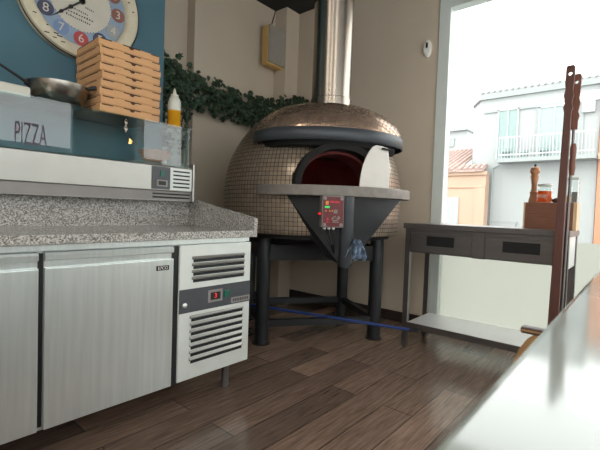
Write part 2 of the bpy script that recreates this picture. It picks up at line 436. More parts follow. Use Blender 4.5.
# ------------------------------------------------------------------ glass display case on the upstand
CX = -2.13
t = thing('display_case', 'refrigerated steel topping case with greenish glass, standing on the granite upstand', 'display case', (-2.3, .5, 1.03))
b = BM(); prism(b, [(-2.465, 1.031), (CX-.012, 1.031), (CX-.012, 1.085), (CX, 1.092), (CX, 1.228), (CX-.006, 1.234), (-2.465, 1.234)], 'y', -.8, 1.452)
obj('housing', b, M['steel_light'], t)
obj('lower_band', boxm(CX-.014, CX-.009, -.8, 1.452, 1.034, 1.086), M['grey_box'], t)
b = BM()
for z in (1.046, 1.066): box(b, CX-.01, CX-.0075, 1.2, 1.445, z, z+.009)
obj('drain_slots', b, M['slot'], t)
pnl = obj('control_panel', boxm(CX, CX+.004, 1.188, 1.302, 1.096, 1.226), M['dark_band'], t)
obj('rocker_switch', boxm(CX+.003, CX+.009, 1.238, 1.262, 1.17, 1.2), M['teal'], pnl)
obj('display_bezel', boxm(CX+.003, CX+.008, 1.214, 1.285, 1.112, 1.15), M['grey_box'], pnl)
obj('display', boxm(CX+.007, CX+.009, 1.227, 1.273, 1.12, 1.142), M['black'], pnl)
gr = obj('vent_panel', boxm(CX, CX+.004, 1.304, 1.45, 1.096, 1.226), M['panel_white'], t)
for k in range(5): obj('vent_slot', boxm(CX+.003, CX+.0055, 1.322, 1.435, 1.11+k*.023, 1.119+k*.023), M['slot'], gr)
bevel(obj('end_plate', boxm(-2.465, CX+.012, 1.453, 1.466, 1.032, 1.262), M['steel_light'], t), .002)
b = BM(); prism(b, [(CX-.006, 1.234), (CX-.11, 1.262), (-2.465, 1.262), (-2.465, 1.234)], 'y', 1.165, 1.452)
obj('machine_cover', b, M['steel'], t)
gl = obj('front_glass', boxm(CX-.012, CX-.004, -.8, 1.432, 1.236, 1.468), M['case_glass'], t)
obj('top_glass', boxm(-2.47, CX, -.8, 1.45, 1.469, 1.477), M['case_glass'], t)
obj('end_glass', boxm(-2.465, CX-.014, 1.424, 1.432, 1.264, 1.468), M['case_glass'], t)
obj('back_panel', boxm(-2.485, -2.472, -.8, 1.15, 1.032, 1.25), M['steel_dark'], t)
b = BM()
for z in (1.425, 1.39): lathe(b, [(.0, 0), (.009, .004), (.01, .014), (.006, .024), (0, .026)], (CX+.006, 1.03, z), 14)
tube(b, [(CX+.006, 1.03, 1.385), (CX+.006, 1.03, 1.455)], .004, 8)
obj('glass_clip', b, M['steel_pol'], t, smooth=True)

# things in and on the case
b = lathe(BM(), [(0, .0), (.05, .0), (.075, .022), (.1, .062), (.096, .064), (.07, .028), (.045, .008), (0, .008)], (-2.25, 1.275, 1.2625), 40, close=False)
tag(obj('bowl', b, M['terra'], smooth=True, origin=(-2.25, 1.275, 1.2625)), 'terracotta coloured bowl inside the glass case above its vent grille', 'bowl')
b = lathe(BM(), [(0, 0), (.026, 0), (.033, .07), (.03, .07), (.024, .005), (0, .005)], (-2.36, 1.385, 1.2625), 28, close=False)
tag(obj('cup', b, M['white'], smooth=True, origin=(-2.36, 1.385, 1.2625)), 'small white cup beside the terracotta bowl in the glass case', 'cup')

# pizza boxes
def pizza_box(first=True):
    r = thing('pizza_box', 'x', 'pizza box', (-2.15, 1.0725, 1.478))
    h = .0415
    b = BM()
    # shell: base tray, lid a touch larger
    box(b, -2.457, -2.153, .908, 1.237, 1.478, 1.478+h*.45)
    obj('tray', b, M['card'], r)
    b = BM(); box(b, -2.46, -2.15, .905, 1.24, 1.478+h*.12, 1.478+h-.0012)
    bevel(obj('lid', b, M['card'], r), .0015, 1)
    # front flap with its bevelled ears
    b = BM(); prism(b, [(.93, 1.478+h*.1), (1.215, 1.478+h*.1), (1.236, 1.478+h*.82), (1.17, 1.478+h*.84), (.985, 1.478+h*.84), (.912, 1.478+h*.8)], 'x', -2.1499, -2.1488)
    obj('front_flap', b, M['card'], r)
    b = BM()
    box(b, -2.1490, -2.1482, 1.03, 1.125, 1.478+h*.84, 1.478+h*.97)
    prism(b, [(1.06, 1.478+h*.85), (1.092, 1.478+h*.85), (1.083, 1.478+h*.6), (1.07, 1.478+h*.6)], 'x', -2.1490, -2.1482)
    obj('locking_slot', b, M['card_in'], r)
    obj('side_slot', boxm(-2.1490, -2.1482, .915, .972, 1.478+h*.82, 1.478+h*.95), M['card_in'], r)
    obj('side_slot', boxm(-2.1490, -2.1482, 1.19, 1.236, 1.478+h*.82, 1.478+h*.93), M['card_in'], r)
    b = BM(); box(b, -2.42, -2.2, .9042, .9052, 1.478+h*.86, 1.478+h*.95)
    obj('edge_gap', b, M['card_in'], r)
    return r
pb = pizza_box()
where = ['lowest box of the pizza box stack, resting on the case glass', 'second pizza box from the bottom of the cardboard stack', 'third pizza box from the bottom of the cardboard stack',
         'fourth pizza box from the bottom of the cardboard stack', 'middle pizza box, fifth up in the cardboard stack', 'fourth pizza box from the top of the cardboard stack',
         'third pizza box from the top of the cardboard stack', 'second pizza box from the top of the cardboard stack', 'topmost brown pizza box, its corner in front of the clock']
jit = [(0, 0, 0), (.001, .002, .3), (-.001, -.001, -.2), (.001, .002, .2), (.004, .003, .8), (0, -.002, -.3), (.001, .001, .2), (-.001, -.003, -.3), (-.005, -.006, -.8)]
for k in range(9):
    o = pb if k == 0 else copy_tree(pb)
    o.location = (-2.15+jit[k][0], 1.0725+jit[k][1], 1.478+k*.0418)
    # turn about the stack's middle rather than the front edge
    a = math.radians(jit[k][2]); o.rotation_euler = (0, 0, a)
    o.location.x += -.1675*(1-math.cos(a)); o.location.y += .1675*math.sin(a)
    tag(o, where[k], 'pizza box', 'stacked pizza boxes')

# saucepan, tray, squeeze bottle on the top glass
PC = (-2.3, .765, 1.478)
t = thing('frying_pan', 'worn steel wok pan with long thin handle beside the pizza boxes', 'pan', PC)
b = lathe(BM(), [(0, 0), (.07, 0), (.09, .008), (.118, .045), (.138, .092), (.142, .112), (.139, .113), (.134, .092), (.114, .048), (.086, .012), (0, .006)], PC, 48, close=False)
obj('bowl', b, M['pan'], t, smooth=True)
obj('long_handle', tube(BM(), [(-2.3, .63, 1.572), (-2.3, .605, 1.585), (-2.31, .52, 1.632), (-2.33, .36, 1.715)], .007, 10, radii=[.009, .007, .006, .009]), M['black'], t, smooth=True)
obj('bracket', tube(BM(), [(-2.3, .65, 1.565), (-2.3, .618, 1.58)], .017, 10), M['iron_d'], t, smooth=True)
obj('short_handle', tube(BM(), [(-2.21, .86, 1.583), (-2.19, .885, 1.592), (-2.185, .9, 1.596)], .011, 12, radii=[.008, .012, .011]), M['black'], t, smooth=True)
b = BM(); box(b, -2.42, -2.2, .2, .615, 1.478, 1.532)
t = bevel(obj('tray', b, M['milky'], origin=(-2.31, .4, 1.478)), .012, 3)
tag(t, 'white plastic tray on the case glass left of the pan', 'tray')
BC = (-2.2, 1.365, 1.4775)
t = thing('squeeze_bottle', 'clear squeeze bottle half full of yellow oil on the glass case', 'bottle', BC)
b = lathe(BM(), [(.0, 0), (.036, 0), (.038, .006), (.038, .1), (0, .1)], BC, 32, close=False); obj('oil', b, M['liquid'], t, smooth=True)
b = lathe(BM(), [(.038, .1), (.038, .155), (.03, .175), (.022, .185), (0, .185)], BC, 32, close=False); obj('bottle_wall', b, M['bottle'], t, smooth=True)
b = lathe(BM(), [(.024, .183), (.024, .196), (.012, .2), (.006, .228), (.003, .235), (0, .235)], BC, 24, close=False); obj('nozzle', b, M['milky'], t, smooth=True)

# ------------------------------------------------------------------ wall clock
CC = Vector((-2.5, .935, 2.14))
def onwall(x, y, z):            # dial coordinates (right, up, out) -> world
    return Matrix(((0, 0, 1, CC.x+z), (1, 0, 0, CC.y+x), (0, 1, 0, CC.z+y), (0, 0, 0, 1)))
t = thing('wall_clock', 'large round vintage clock with coloured numeral discs on the blue wall', 'clock', CC)
b = lathe(BM(), [(.325, 0), (.328, .03), (.318, .05), (.3, .056), (.268, .052), (.256, .04), (.25, .02), (.25, 0)], seg=96); xform(b, onwall(0, 0, .001))
obj('rim', b, M['cream'], t, smooth=True)
b = lathe(BM(), [(.3262, .031), (.3305, .036), (.3262, .041)], seg=96, close=False); xform(b, onwall(0, 0, .001)); obj('rim_bead', b, M['iron_d'], t)
b = lathe(BM(), [(0, 0), (.252, 0), (.252, .018), (0, .018)], seg=96, close=False); xform(b, onwall(0, 0, .001)); dl = obj('dial', b, M['dial_blue'], t)
b = lathe(BM(), [(0, 0), (.165, 0), (.165, .0015), (0, .0015)], seg=72, close=False); xform(b, onwall(0, 0, .019)); obj('face_center', b, M['cream_in'], dl)
cols = ['n_blue', 'n_brown', 'n_brown', 'n_grey', 'n_navy', 'n_red', 'n_blue', 'n_navy', 'n_brown', 'n_grey', 'n_red', 'n_navy']
for h in range(1, 13):
    a = PI/2 - h*PI/6; x, y = .207*math.cos(a), .207*math.sin(a)
    b = lathe(BM(), [(0, 0), (.04, 0), (.04, .0015), (0, .0015)], seg=36, close=False); xform(b, onwall(x, y, .0195)); d = obj('numeral_disc', b, M[cols[h-1]], dl)
    obj('numeral', text_mesh(str(h), .066, .0004, onwall(x, y, .0215)), M['cream_in'], d if False else dl)
b = BM()
for k in range(12):
    for j in range(1, 5):
        a = (k+j/5)*PI/6; box(b, *(lambda X, Y: (X-.002, X+.002, Y-.002, Y+.002))(.164*math.cos(a), .164*math.sin(a)), .0207, .0212)
for (y0, x0, n, s) in ((-.055, -.06, 9, .011), (-.078, -.085, 11, .014), (-.1, -.08, 12, .011), (.075, -.09, 12, .014), (.05, -.05, 8, .011), (-.03, .02, 5, .01)):
    for k in range(n):
        hh = random.uniform(.006, .011); box(b, x0+k*s, x0+k*s+s*.55, y0-.008*k*.18, y0-.008*k*.18+hh, .0207, .0212)
xform(b, onwall(0, 0, 0)); obj('dial_marks', b, M['ink'], dl)
b = BM()
for k in range(26):
    a = random.uniform(0, 2*PI); r = random.uniform(.27, .305); l = random.uniform(.004, .014)
    box(b, r*math.cos(a)-l, r*math.cos(a)+l, r*math.sin(a)-.0025, r*math.sin(a)+.0025, .054, .0575)
xform(b, onwall(0, 0, .0)); obj('rim_scuffs', b, M['ink'], t)
def hand(ang, L, w):
    b = BM(); a = math.radians(90-ang)
    prism(b, [(0, -w*.6), (L*.3, -w*.5), (L*.36, -w*1.3), (L*.45, -w*.5), (L*.6, -w*.4), (L*.66, -w*1.1), (L*.74, -w*.35), (L, 0), (L*.74, w*.35), (L*.66, w*1.1), (L*.6, w*.4), (L*.45, w*.5), (L*.36, w*1.3), (L*.3, w*.5), (0, w*.6)], 'z', .026, .029)
    lathe(b, [(.017, .0255), (.017, .031), (.008, .034), (0, .034)], seg=24)
    xform(b, onwall(0, 0, 0) @ Matrix.Rotation(a, 4, 'Z')); return b
obj('minute_hand', hand(228, .215, .009), M['hand'], t)
obj('hour_hand', hand(18, .15, .01), M['hand'], t)

# ------------------------------------------------------------------ ivy garland along the left wall
t = thing('ivy_garland', 'dark green ivy garland draped along the beige wall behind the oven', 'garland', (-3.16, 2.6, 2.0))
path = [(-3.1, 1.70, 2.12), (-3.12, 1.86, 2.16), (-3.13, 2.0, 2.11), (-3.14, 2.2, 2.07), (-3.14, 2.45, 2.05), (-3.13, 2.7, 2.04), (-3.12, 2.9, 2.02), (-3.05, 3.08, 2.03), (-2.98, 3.25, 2.12), (-2.9, 3.38, 2.18)]
side = [[(-3.1, 1.8, 2.12), (-3.08, 1.83, 1.9), (-3.08, 1.82, 1.72), (-3.07, 1.84, 1.5)], [(-3.1, 1.98, 2.06), (-3.07, 2.0, 1.85), (-3.08, 1.98, 1.66), (-3.08, 1.97, 1.45)],
        [(-3.1, 2.88, 2.0), (-3.04, 2.93, 1.86), (-3.02, 2.95, 1.76)], [(-3.12, 1.75, 2.15), (-3.1, 1.72, 1.9), (-3.1, 1.75, 1.6)]]
b = BM(); tube(b, path, .006, 6)
for s in side: tube(b, s, .004, 6)
obj('vine', b, M['stem'], t)
def interp(p, u):
    u *= len(p)-1; i = min(int(u), len(p)-2); return Vector(p[i]).lerp(Vector(p[i+1]), u-i)
LEAF = [(0, -.5), (.28, -.42), (.5, -.1), (.3, .05), (.38, .38), (.12, .28), (0, .62), (-.12, .28), (-.38, .38), (-.3, .05), (-.5, -.1), (-.28, -.42)]
def leaf(bm, p, s):
    n = Vector((1, random.uniform(-.9, .5), random.uniform(-.3, .9))).normalized()
    up = Vector((0, random.uniform(-1, 1), random.uniform(-1.2, .4))); up = (up - n*up.dot(n)).normalized(); r = up.cross(n)
    c = bm.verts.new(p + n*s*.12)
    vs = [bm.verts.new(p + r*x*s + up*y*s - n*abs(x)*s*.25) for x, y in LEAF]
    for i in range(len(vs)): bm.faces.new((c, vs[i], vs[(i+1) % len(vs)]))
def clamp(p):
    p.x = max(p.x, -3.2)
    if p.y > 3.2: p.x = max(p.x, -3.02); p.y = min(p.y, 3.4)
    return p
b = BM()
for k in range(860):
    u = random.random()**.93; p = interp(path, u)
    rad = .085 if u < .62 else (.1 if u < .8 else .05)
    p += Vector((random.uniform(-.05, .07), random.gauss(0, .05), max(-.19, min(.13, random.gauss(-.02, rad)))))
    leaf(b, clamp(p), random.uniform(.042, .072))
for s, n in zip(side, (120, 110, 60, 110)):
    for k in range(n):
        u = random.random()**1.5; p = interp(s, u); w = .07*(1-u)+.02
        leaf(b, clamp(p + Vector((random.uniform(-.03, .06), random.gauss(0, w), random.gauss(0, .03)))), random.uniform(.03, .05))
obj('leaves', b, M['leaf'], t)

# ------------------------------------------------------------------ wall speaker, sensor
SP = Vector((-3.13, 3.1, 2.73))
t = thing('wall_speaker', 'small grey wall speaker with pale wooden sides, high in the corner', 'speaker', SP)
bevel(obj('cabinet', boxm(-3.165, -3.075, 2.985, 3.228, 2.53, 2.93), M['pine'], t), .006)
bevel(obj('grille', boxm(-3.08, -3.052, 2.99, 3.226, 2.548, 2.935), M['speaker_c'], t), .008)
obj('bracket', boxm(XL, -3.16, 3.06, 3.14, 2.65, 2.8), M['black'], t)
obj('cord', tube(BM(), [(-3.19, 3.1, 2.9), (-3.205, 3.17, 3.05), (-3.21, 3.22, HC)], .006, 8), M['cable'], t)
b = BM(); lathe(b, [(.034, 0), (.034, .02), (.026, .032), (0, .034)], seg=32, sy=2.3)
xform(b, Matrix.Translation((-1.52, YW, 2.46)) @ Matrix.Rotation(PI/2, 4, 'X'))
t = obj('motion_sensor', b, M['white'], origin=(-1.52, YW, 2.46), smooth=True)
tag(t, 'white oval motion sensor on the wall beside the window frame', 'sensor')
b = boxm(-1.526, -1.51, YW-.037, YW-.031, 2.462, 2.505); obj('lens', b, M['black'], t)

# ------------------------------------------------------------------ pizza oven
ang = math.atan2(-.59, .81)
OV = thing('pizza_oven', 'domed bronze mosaic pizza oven on charcoal legs in the corner', 'oven', (-2.14, 2.645, 0), ang)
# local: x = towards the mouth, y = to the right as seen from the front, z up
R, ZB, ZS, HD = .727, .83, 1.12, .76
def dome_profile(n1=10, n2=44):
    pr = [(R-.02, ZB)]
    for i in range(1, n1+1): pr.append((R-.02*(1-i/n1)**2, ZB+(ZS-ZB)*i/n1))
    for i in range(1, n2+1):
        a = PI/2*i/n2; pr.append((max(R*math.cos(a), 0.002), ZS+HD*math.sin(a)))
    return pr
ARCH_W, ARCH_Z0, ARCH_H = .315, 1.172, .285
def arch_top(l): return ARCH_Z0 + ARCH_H*max(0., 1-(abs(l)/ARCH_W)**2.2)**.5
def shell():
    bm = BM(); uvl = bm.loops.layers.uv.new('UVMap'); pr = dome_profile(); seg = 168; T = .031
    rows = [[bm.verts.new((r*math.cos(2*PI*k/seg), r*math.sin(2*PI*k/seg), z)) for k in range(seg)] for r, z in pr]
    s = [0]
    for (a, b_) in zip(pr, pr[1:]): s.append(s[-1]+math.hypot(b_[0]-a[0], b_[1]-a[1]))
    nt_ = round(2*PI*R/T)
    for i in range(len(pr)-1):
        for k in range(seg):
            k2 = (k+1) % seg
            q = (rows[i][k], rows[i][k2], rows[i+1][k2], rows[i+1][k])
            c = sum((v.co for v in q), Vector())/4
            if c.x > 0 and abs(c.y) < ARCH_W-.012 and ARCH_Z0-.02 < c.z < arch_top(c.y)-.012: continue
            f = bm.faces.new(q); f.smooth = True
            for lp, (kk, ii) in zip(f.loops, ((k, i), (k+1, i), (k+1, i+1), (k, i+1))):
                lp[uvl].uv = (kk/seg*nt_, s[ii]/T)
    bm.faces.new(rows[0][::-1])
    return bm
body = obj('body', shell(), M['mosaic'], OV, local=True)
# firebrick chamber and the arch of the mouth
b = BM()
pts = [(.6*math.cos(PI/2*i/16), 1.15+.5*math.sin(PI/2*i/16)) for i in range(17)]
prof = [(r if r > .002 else 0, z) for r, z in pts]
lathe(b, prof, seg=64, close=False)
bmesh.ops.delete(b, geom=[f for f in b.faces if f.calc_center_median().x > 0 and abs(f.calc_center_median().y) < ARCH_W and f.calc_center_median().z < arch_top(f.calc_center_median().y)], context='FACES')
bmesh.ops.reverse_faces(b, faces=b.faces)
lathe(b, [(0, 1.15), (.62, 1.15)], seg=64, close=False)
obj('fire_chamber', b, M['fire'], OV, local=True)
def arch_tunnel(x0, x1, th):
    bm = BM(); n = 40
    inn = []; out_ = []
    for i in range(n+1):
        a = PI*i/n; c, s_ = math.cos(a), math.sin(a)
        e = .91
        l = -math.copysign(abs(c)**e, c); h = abs(s_)**e
        inn.append((l*(ARCH_W-th), ARCH_Z0-.03+(ARCH_H+.03-th)*h)); out_.append((l*ARCH_W, ARCH_Z0-.03+(ARCH_H+.03)*h))
    def ring(p, x): return [bm.verts.new((x, l, z)) for l, z in p]
    a, b_, c, d = ring(inn, x0), ring(inn, x1), ring(out_, x1), ring(out_, x0)
    for i in range(n):
        bm.faces.new((a[i], a[i+1], b_[i+1], b_[i])); bm.faces.new((b_[i], b_[i+1], c[i+1], c[i]))
        bm.faces.new((c[i], c[i+1], d[i+1], d[i])); bm.faces.new((d[i], d[i+1], a[i+1], a[i]))
    bmesh.ops.recalc_face_normals(bm, faces=bm.faces); return bm
obj('mouth_arch', arch_tunnel(.5, .745, .042), M['soot'], OV, local=True)
obj('mouth_lining', arch_tunnel(.42, .64, .06), M['fire'], OV, local=True)
# stone shelf in front of the mouth
def half_ellipse(cx, rx, ry, n=40, back=.3):
    p = [(cx + rx*math.cos(a), ry*math.sin(a)) for a in [(-PI/2 + PI*i/n) for i in range(n+1)]]
    return p + [(cx-back, ry*.55), (cx-back, -ry*.55)]
b = BM(); prism(b, [(x, l+.045) for x, l in half_ellipse(.45, .42, .575)], 'z', 1.1, 1.168)
bevel(obj('shelf', b, M['stone'], OV, local=True), .006)
# hood: a flattened mosaic cap over the mouth with a dark rim band
HXC, HRX, HRY, HZ, HH = .37, .42, .56, 1.545, .252
HYC = .02
def cap():
    bm = BM(); uvl = bm.loops.layers.uv.new('UVMap'); n, seg, T = 22, 120, .036
    rows = []
    for i in range(n+1):
        a = PI/2*i/n
        rows.append([bm.verts.new((HXC+HRX*math.cos(a)*math.cos(2*PI*k/seg), HYC+HRY*math.cos(a)*math.sin(2*PI*k/seg), HZ+HH*math.sin(a)**1.05)) for k in range(seg)])
    for i in range(n):
        for k in range(seg):
            k2 = (k+1) % seg
            try: f = bm.faces.new((rows[i][k], rows[i][k2], rows[i+1][k2], rows[i+1][k]))
            except ValueError: continue
            f.smooth = True
            for lp in f.loops:
                v = lp.vert.co; a = math.asin(max(-1, min(1, (v.z-HZ)/HH))); lp[uvl].uv = (v.y*1.12/T, (v.z*.8-v.x*.9)/T)
    bmesh.ops.remove_doubles(bm, verts=bm.verts, dist=1e-5)
    return bm
hd = obj('hood', cap(), M['mosaic_c'], OV, local=True)
b = lathe(BM(), [(1.0, 1.468), (1.015, 1.472), (1.022, 1.51), (1.015, 1.547), (.99, 1.553), (.96, 1.55), (.96, 1.52), (.96, 1.468)], (0, 0, 0), 96, close=False)
for f in list(b.faces): f.smooth = True
xform(b, Matrix.Translation((HXC, HYC, 0)) @ Matrix.Diagonal((HRX, HRY, 1, 1)))
obj('hood_band', b, M['iron_b'], hd, local=True)
b = lathe(BM(), [(0, 1.53), (.97, 1.53), (.97, 1.54), (0, 1.54)], (0, 0, 0), 64, close=False)
xform(b, Matrix.Translation((HXC, HYC, 0)) @ Matrix.Diagonal((HRX, HRY, 1, 1)))
obj('hood_lining', b, M['soot'], hd, local=True)
b = lathe(BM(), [(0, 1.43), (.86, 1.43), (.9, 1.44), (.93, 1.53), (0, 1.53)], (0, 0, 0), 72, close=False)  # black ring added so the zone under the hood reads as shade
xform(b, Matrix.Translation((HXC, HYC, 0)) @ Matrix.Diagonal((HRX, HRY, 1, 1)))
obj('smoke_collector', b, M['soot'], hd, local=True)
# flue
b = lathe(BM(), [(.146, 1.74), (.146, 1.79), (.139, 1.795), (.139, 2.45), (.1405, 2.455), (.1405, 2.465), (.139, 2.47), (.139, HC-.001)], (.5, -.015, 0), 64)
obj('flue_pipe', b, M['steel_pol'], OV, local=True, smooth=True)
# pale cheek plate at the right of the mouth
b = BM(); prism(b, [(y-.03, z) for y, z in [(.153, 1.17), (.16, 1.25), (.172, 1.31), (.19, 1.365), (.212, 1.41), (.24, 1.445), (.265, 1.456), (.31, 1.452), (.352, 1.44), (.366, 1.3), (.369, 1.17)]], 'x', .75, .762)
ck = bevel(obj('mouth_cheek', b, M['cheek'], OV, local=True), .003)
obj('latch', tube(BM(), [(.77, .27, 1.435), (.785, .3, 1.428), (.78, .345, 1.425)], .007, 8), M['iron_d'], ck, local=True)
# duct wedge below the shelf with its front pipe
b = BM()
top = [(.64, -.345, 1.1), (.83, -.02, 1.1), (.83, .05, 1.1), (.62, .5, 1.1)]
bot = [(.73, -.09, .7), (.83, -.02, .66), (.83, .05, .66), (.73, .13, .7)]
A = [b.verts.new(p) for p in top]; B = [b.verts.new(p) for p in bot]
for i in range(3): b.faces.new((A[i], B[i], B[i+1], A[i+1]))
bk = [b.verts.new((.5, -.25, 1.1)), b.verts.new((.5, .3, 1.1)), b.verts.new((.6, .08, .68)), b.verts.new((.6, -.06, .68))]
b.faces.new((A[0], bk[0], bk[3], B[0])); b.faces.new((A[3], B[3], bk[2], bk[1])); b.faces.new((bk[0], bk[1], bk[2], bk[3]))
b.faces.new((A[0], A[1], A[2], A[3], bk[1], bk[0])); b.faces.new((B[3], B[2], B[1], B[0], bk[3], bk[2]))
bmesh.ops.recalc_face_normals(b, faces=b.faces)
obj('ash_chute', b, M['iron'], OV, local=True)
b = lathe(BM(), [(0, .64), (.03, .645), (.044, .665), (.044, 1.099)], (.84, .015, 0), 28)
obj('front_pipe', b, M['iron_b'], OV, local=True, smooth=True)
# legs, base frame
LEG = [Vector((-2.1-.03, 2.06+.035)), Vector((-1.57-.03, 2.79+.035)), Vector((-2.2, 3.24)), Vector((-2.72, 2.5))]
Ri = Matrix.Rotation(-ang, 2)
LL = [Ri @ (p - Vector((-2.14, 2.645))) for p in LEG]
for p in LL:
    lg = obj('leg', lathe(BM(), [(.052, .0), (.052, .83)], (p.x, p.y, 0), 28), M['iron'], OV, local=True, smooth=True)
    obj('foot_plate', lathe(BM(), [(.066, 0), (.066, .006)], (p.x, p.y, 0), 28), M['iron_d'], lg, local=True)
def bar(p, q, z0, z1, w):
    d = (q-p).normalized(); n = Vector((-d.y, d.x))*w/2; b = BM()
    p = p + d*.03; q = q - d*.03
    prism(b, [(p+n)[:], (q+n)[:], (q-n)[:], (p-n)[:]], 'z', z0, z1); return b
for i in range(4):
    obj('lower_bar', bar(LL[i], LL[(i+1) % 4], .128, .178, .05), M['iron'], OV, local=True)
    obj('upper_bar', bar(LL[i], LL[(i+1) % 4], .625, .74, .05), M['iron_d'], OV, local=True)
obj('base_plate', lathe(BM(), [(0, .8), (.65, .8), (.65, .835), (0, .835)], seg=64, close=False), M['iron_d'], OV, local=True)
# red control box under the shelf
def cb(x0, x1, y0, y1, z0, z1): return boxm(x0, x1, y0, y1, z0, z1)
bx = bevel(obj('control_box', cb(.815, .875, -.163, -.018, .9, 1.1), M['grey_box'], OV, local=True), .004)
obj('front_label', cb(.874, .8765, -.158, -.023, .906, 1.094), M['red'], bx, local=True)
for (y, z) in ((-.146, 1.082), (-.036, 1.082), (-.146, .918), (-.036, .918)):
    b = lathe(BM(), [(.011, 0), (.011, .003), (.006, .004), (0, .003)], seg=16); xform(b, Matrix.Translation((.8765, y, z)) @ Matrix.Rotation(PI/2, 4, 'Y')); obj('screw', b, M['grey_box'], bx, local=True)
obj('power_lamp', cb(.8765, .8795, -.145, -.115, 1.022, 1.034), M['green'], bx, local=True)
obj('flame_mark', cb(.8765, .878, -.142, -.122, 1.042, 1.066), M['orange_l'], bx, local=True)
b = BM(); box(b, .8765, .8775, -.112, -.088, 1.055, 1.068); box(b, .8765, .8775, -.085, -.062, 1.055, 1.068); box(b, .8765, .8775, -.06, -.048, 1.056, 1.067)
obj('red_print', b, M['redtxt'], bx, local=True)
b = BM()
for y in (-.142, -.117, -.1): box(b, .8765, .8785, y, y+.008, 1.0, 1.009)
obj('push_buttons', b, M['orange_l'], bx, local=True)
obj('keypad', cb(.8765, .878, -.086, -.062, .99, 1.014), M['stone'], bx, local=True)
b = BM()
for i in range(20):
    a0, a1 = 2*PI*i/20, 2*PI*(i+1)/20
    if i in (3, 4, 11): continue
    q = [(.8772, -.072+r*math.cos(a)*1.3, .958+r*math.sin(a)*.8+.25*r*math.cos(a)) for a, r in ((a0, .013), (a1, .013), (a1, .021), (a0, .021))]
    b.faces.new([b.verts.new(p) for p in q])
box(b, .8765, .8775, -.092, -.05, .932, .938); box(b, .8765, .8775, -.075, -.04, .958, .962)
obj('maker_logo', b, M['stone'], bx, local=True)
b = BM(); prism(b, [(-.135, .945), (-.125, .965), (-.115, .945)], 'x', .8765, .8776); prism(b, [(-.135, .93), (-.125, .942), (-.115, .93)], 'x', .8765, .8776)
obj('warning_mark', b, M['redtxt'], bx, local=True)
for y in (-.135, -.105, -.075):
    obj('cable_gland', lathe(BM(), [(.01, .888), (.01, .9)], (.845, y, 0), 12), M['white'], bx, local=True)
    obj('cable', tube(BM(), [(.845, y, .89), (.85, y+.005, .85), (.845, y*.3-.05, .79), (.81, -.055, .73), (.74, -.06, .69)], .005, 8), M['cable'], bx, local=True)
obj('side_button', tube(BM(), [(.845, -.163, .985), (.845, -.176, .985)], .007, 12), M['red_led'], bx, local=True)

# cloth on the bar beside the pipe
def cloth():
    bm = BM(); n = 26; g = []
    for i in range(n+1):
        row = []
        for j in range(n+1):
            u, v = i/n-.5, j/n
            w = .045+.125*v**.5
            fold = .016*math.sin(11*u+3*v)+.012*math.sin(25*u-6*v)+.008*math.sin(47*u+13*v)
            row.append(bm.verts.new((.875+fold+.015*math.sin(4*v)-.03*v, .062+u*2*w*.5+.014*(1-v), .818-.128*v+.03*(u+.1)*v-.03*abs(u)*v+.01*math.cos(19*u))))
        g.append(row)
    for i in range(n):
        for j in range(n): bm.faces.new((g[i][j], g[i+1][j], g[i+1][j+1], g[i][j+1]))
    return bm
o = obj('cleaning_cloth', cloth(), M['cloth'], local=True, smooth=True)
o.location = (-2.14, 2.645, 0); o.rotation_euler = (0, 0, ang)
so = o.modifiers.new('solid', 'SOLIDIFY'); so.thickness = .004
tag(o, 'crumpled blue and white cloth hanging under the oven beside its pipe', 'cloth')

# blue pole lying across the lower frame
p0, p1 = Vector((-2.49, 2.31, .191)), Vector((-1.2, 2.735, .166))
t = thing('long_pole', 'long blue pole lying across the oven base, its end at the steel table', 'pole', p0)
obj('shaft', tube(BM(), [p0, p1], .011, 12), M['poleblue'], t, smooth=True)
d = (p1-p0).normalized()
obj('end_cap', tube(BM(), [p1-d*.05, p1+d*.015], .0135, 12), M['black'], t, smooth=True)

# ------------------------------------------------------------------ steel work table
TY0, TY1, TX0, TX1 = 2.80, 3.25, -1.37, -.322
t = thing('steel_table', 'stainless steel work table with two drawers and a lower shelf by the window', 'table', (-.85, 3.0, 0))
bevel(obj('table_top', boxm(TX0, TX1, TY0, TY1, .896, .935), M['steel_dark'], t), .004)
obj('apron', boxm(TX0+.045, TX1-.03, TY0+.025, TY1-.03, .72, .896), M['steel_dark'], t)
for x in (-.875, ): obj('divider', boxm(x+.003, x+.083, TY0+.012, TY0+.05, .718, .896), M['steel_dark'], t)
obj('side_panel', boxm(TX1-.032, TX1-.012, TY0+.03, TY1-.02, .70, .896), M['steel_shelf'], t)
for (x0, x1, hx0, hx1) in ((-1.31, -.876, -1.185, -.99), (-.79, -.36, -.68, -.47)):
    d = bevel(obj('drawer', boxm(x0, x1, TY0+.006, TY0+.03, .727, .868), M['steel_dark'], t), .003)
    hz0, hz1 = (.778, .848)
    obj('recessed_handle', boxm(hx0, hx1, TY0+.002, TY0+.01, hz0, hz1), M['black'], d)
for (x, y) in ((-1.335, TY0+.03), (TX1-.025, TY0+.04), (-1.335, TY1-.05), (TX1-.025, TY1-.05)):
    b = BM(); box(b, x-.019, x+.019, y-.019, y+.019, .02, .896); box(b, x-.014, x+.014, y-.014, y+.014, 0, .02)
    obj('leg', b, M['steel_dark'], t)
b = BM(); box(b, -1.316, TX1-.044, TY0+.018, TY1-.03, .156, .194)
bevel(obj('lower_shelf', b, M['steel_shelf'], t), .003)
obj('shelf_lip', boxm(-1.316, TX1-.044, TY0+.012, TY0+.0185, .15, .193), M['steel_dark'], t)

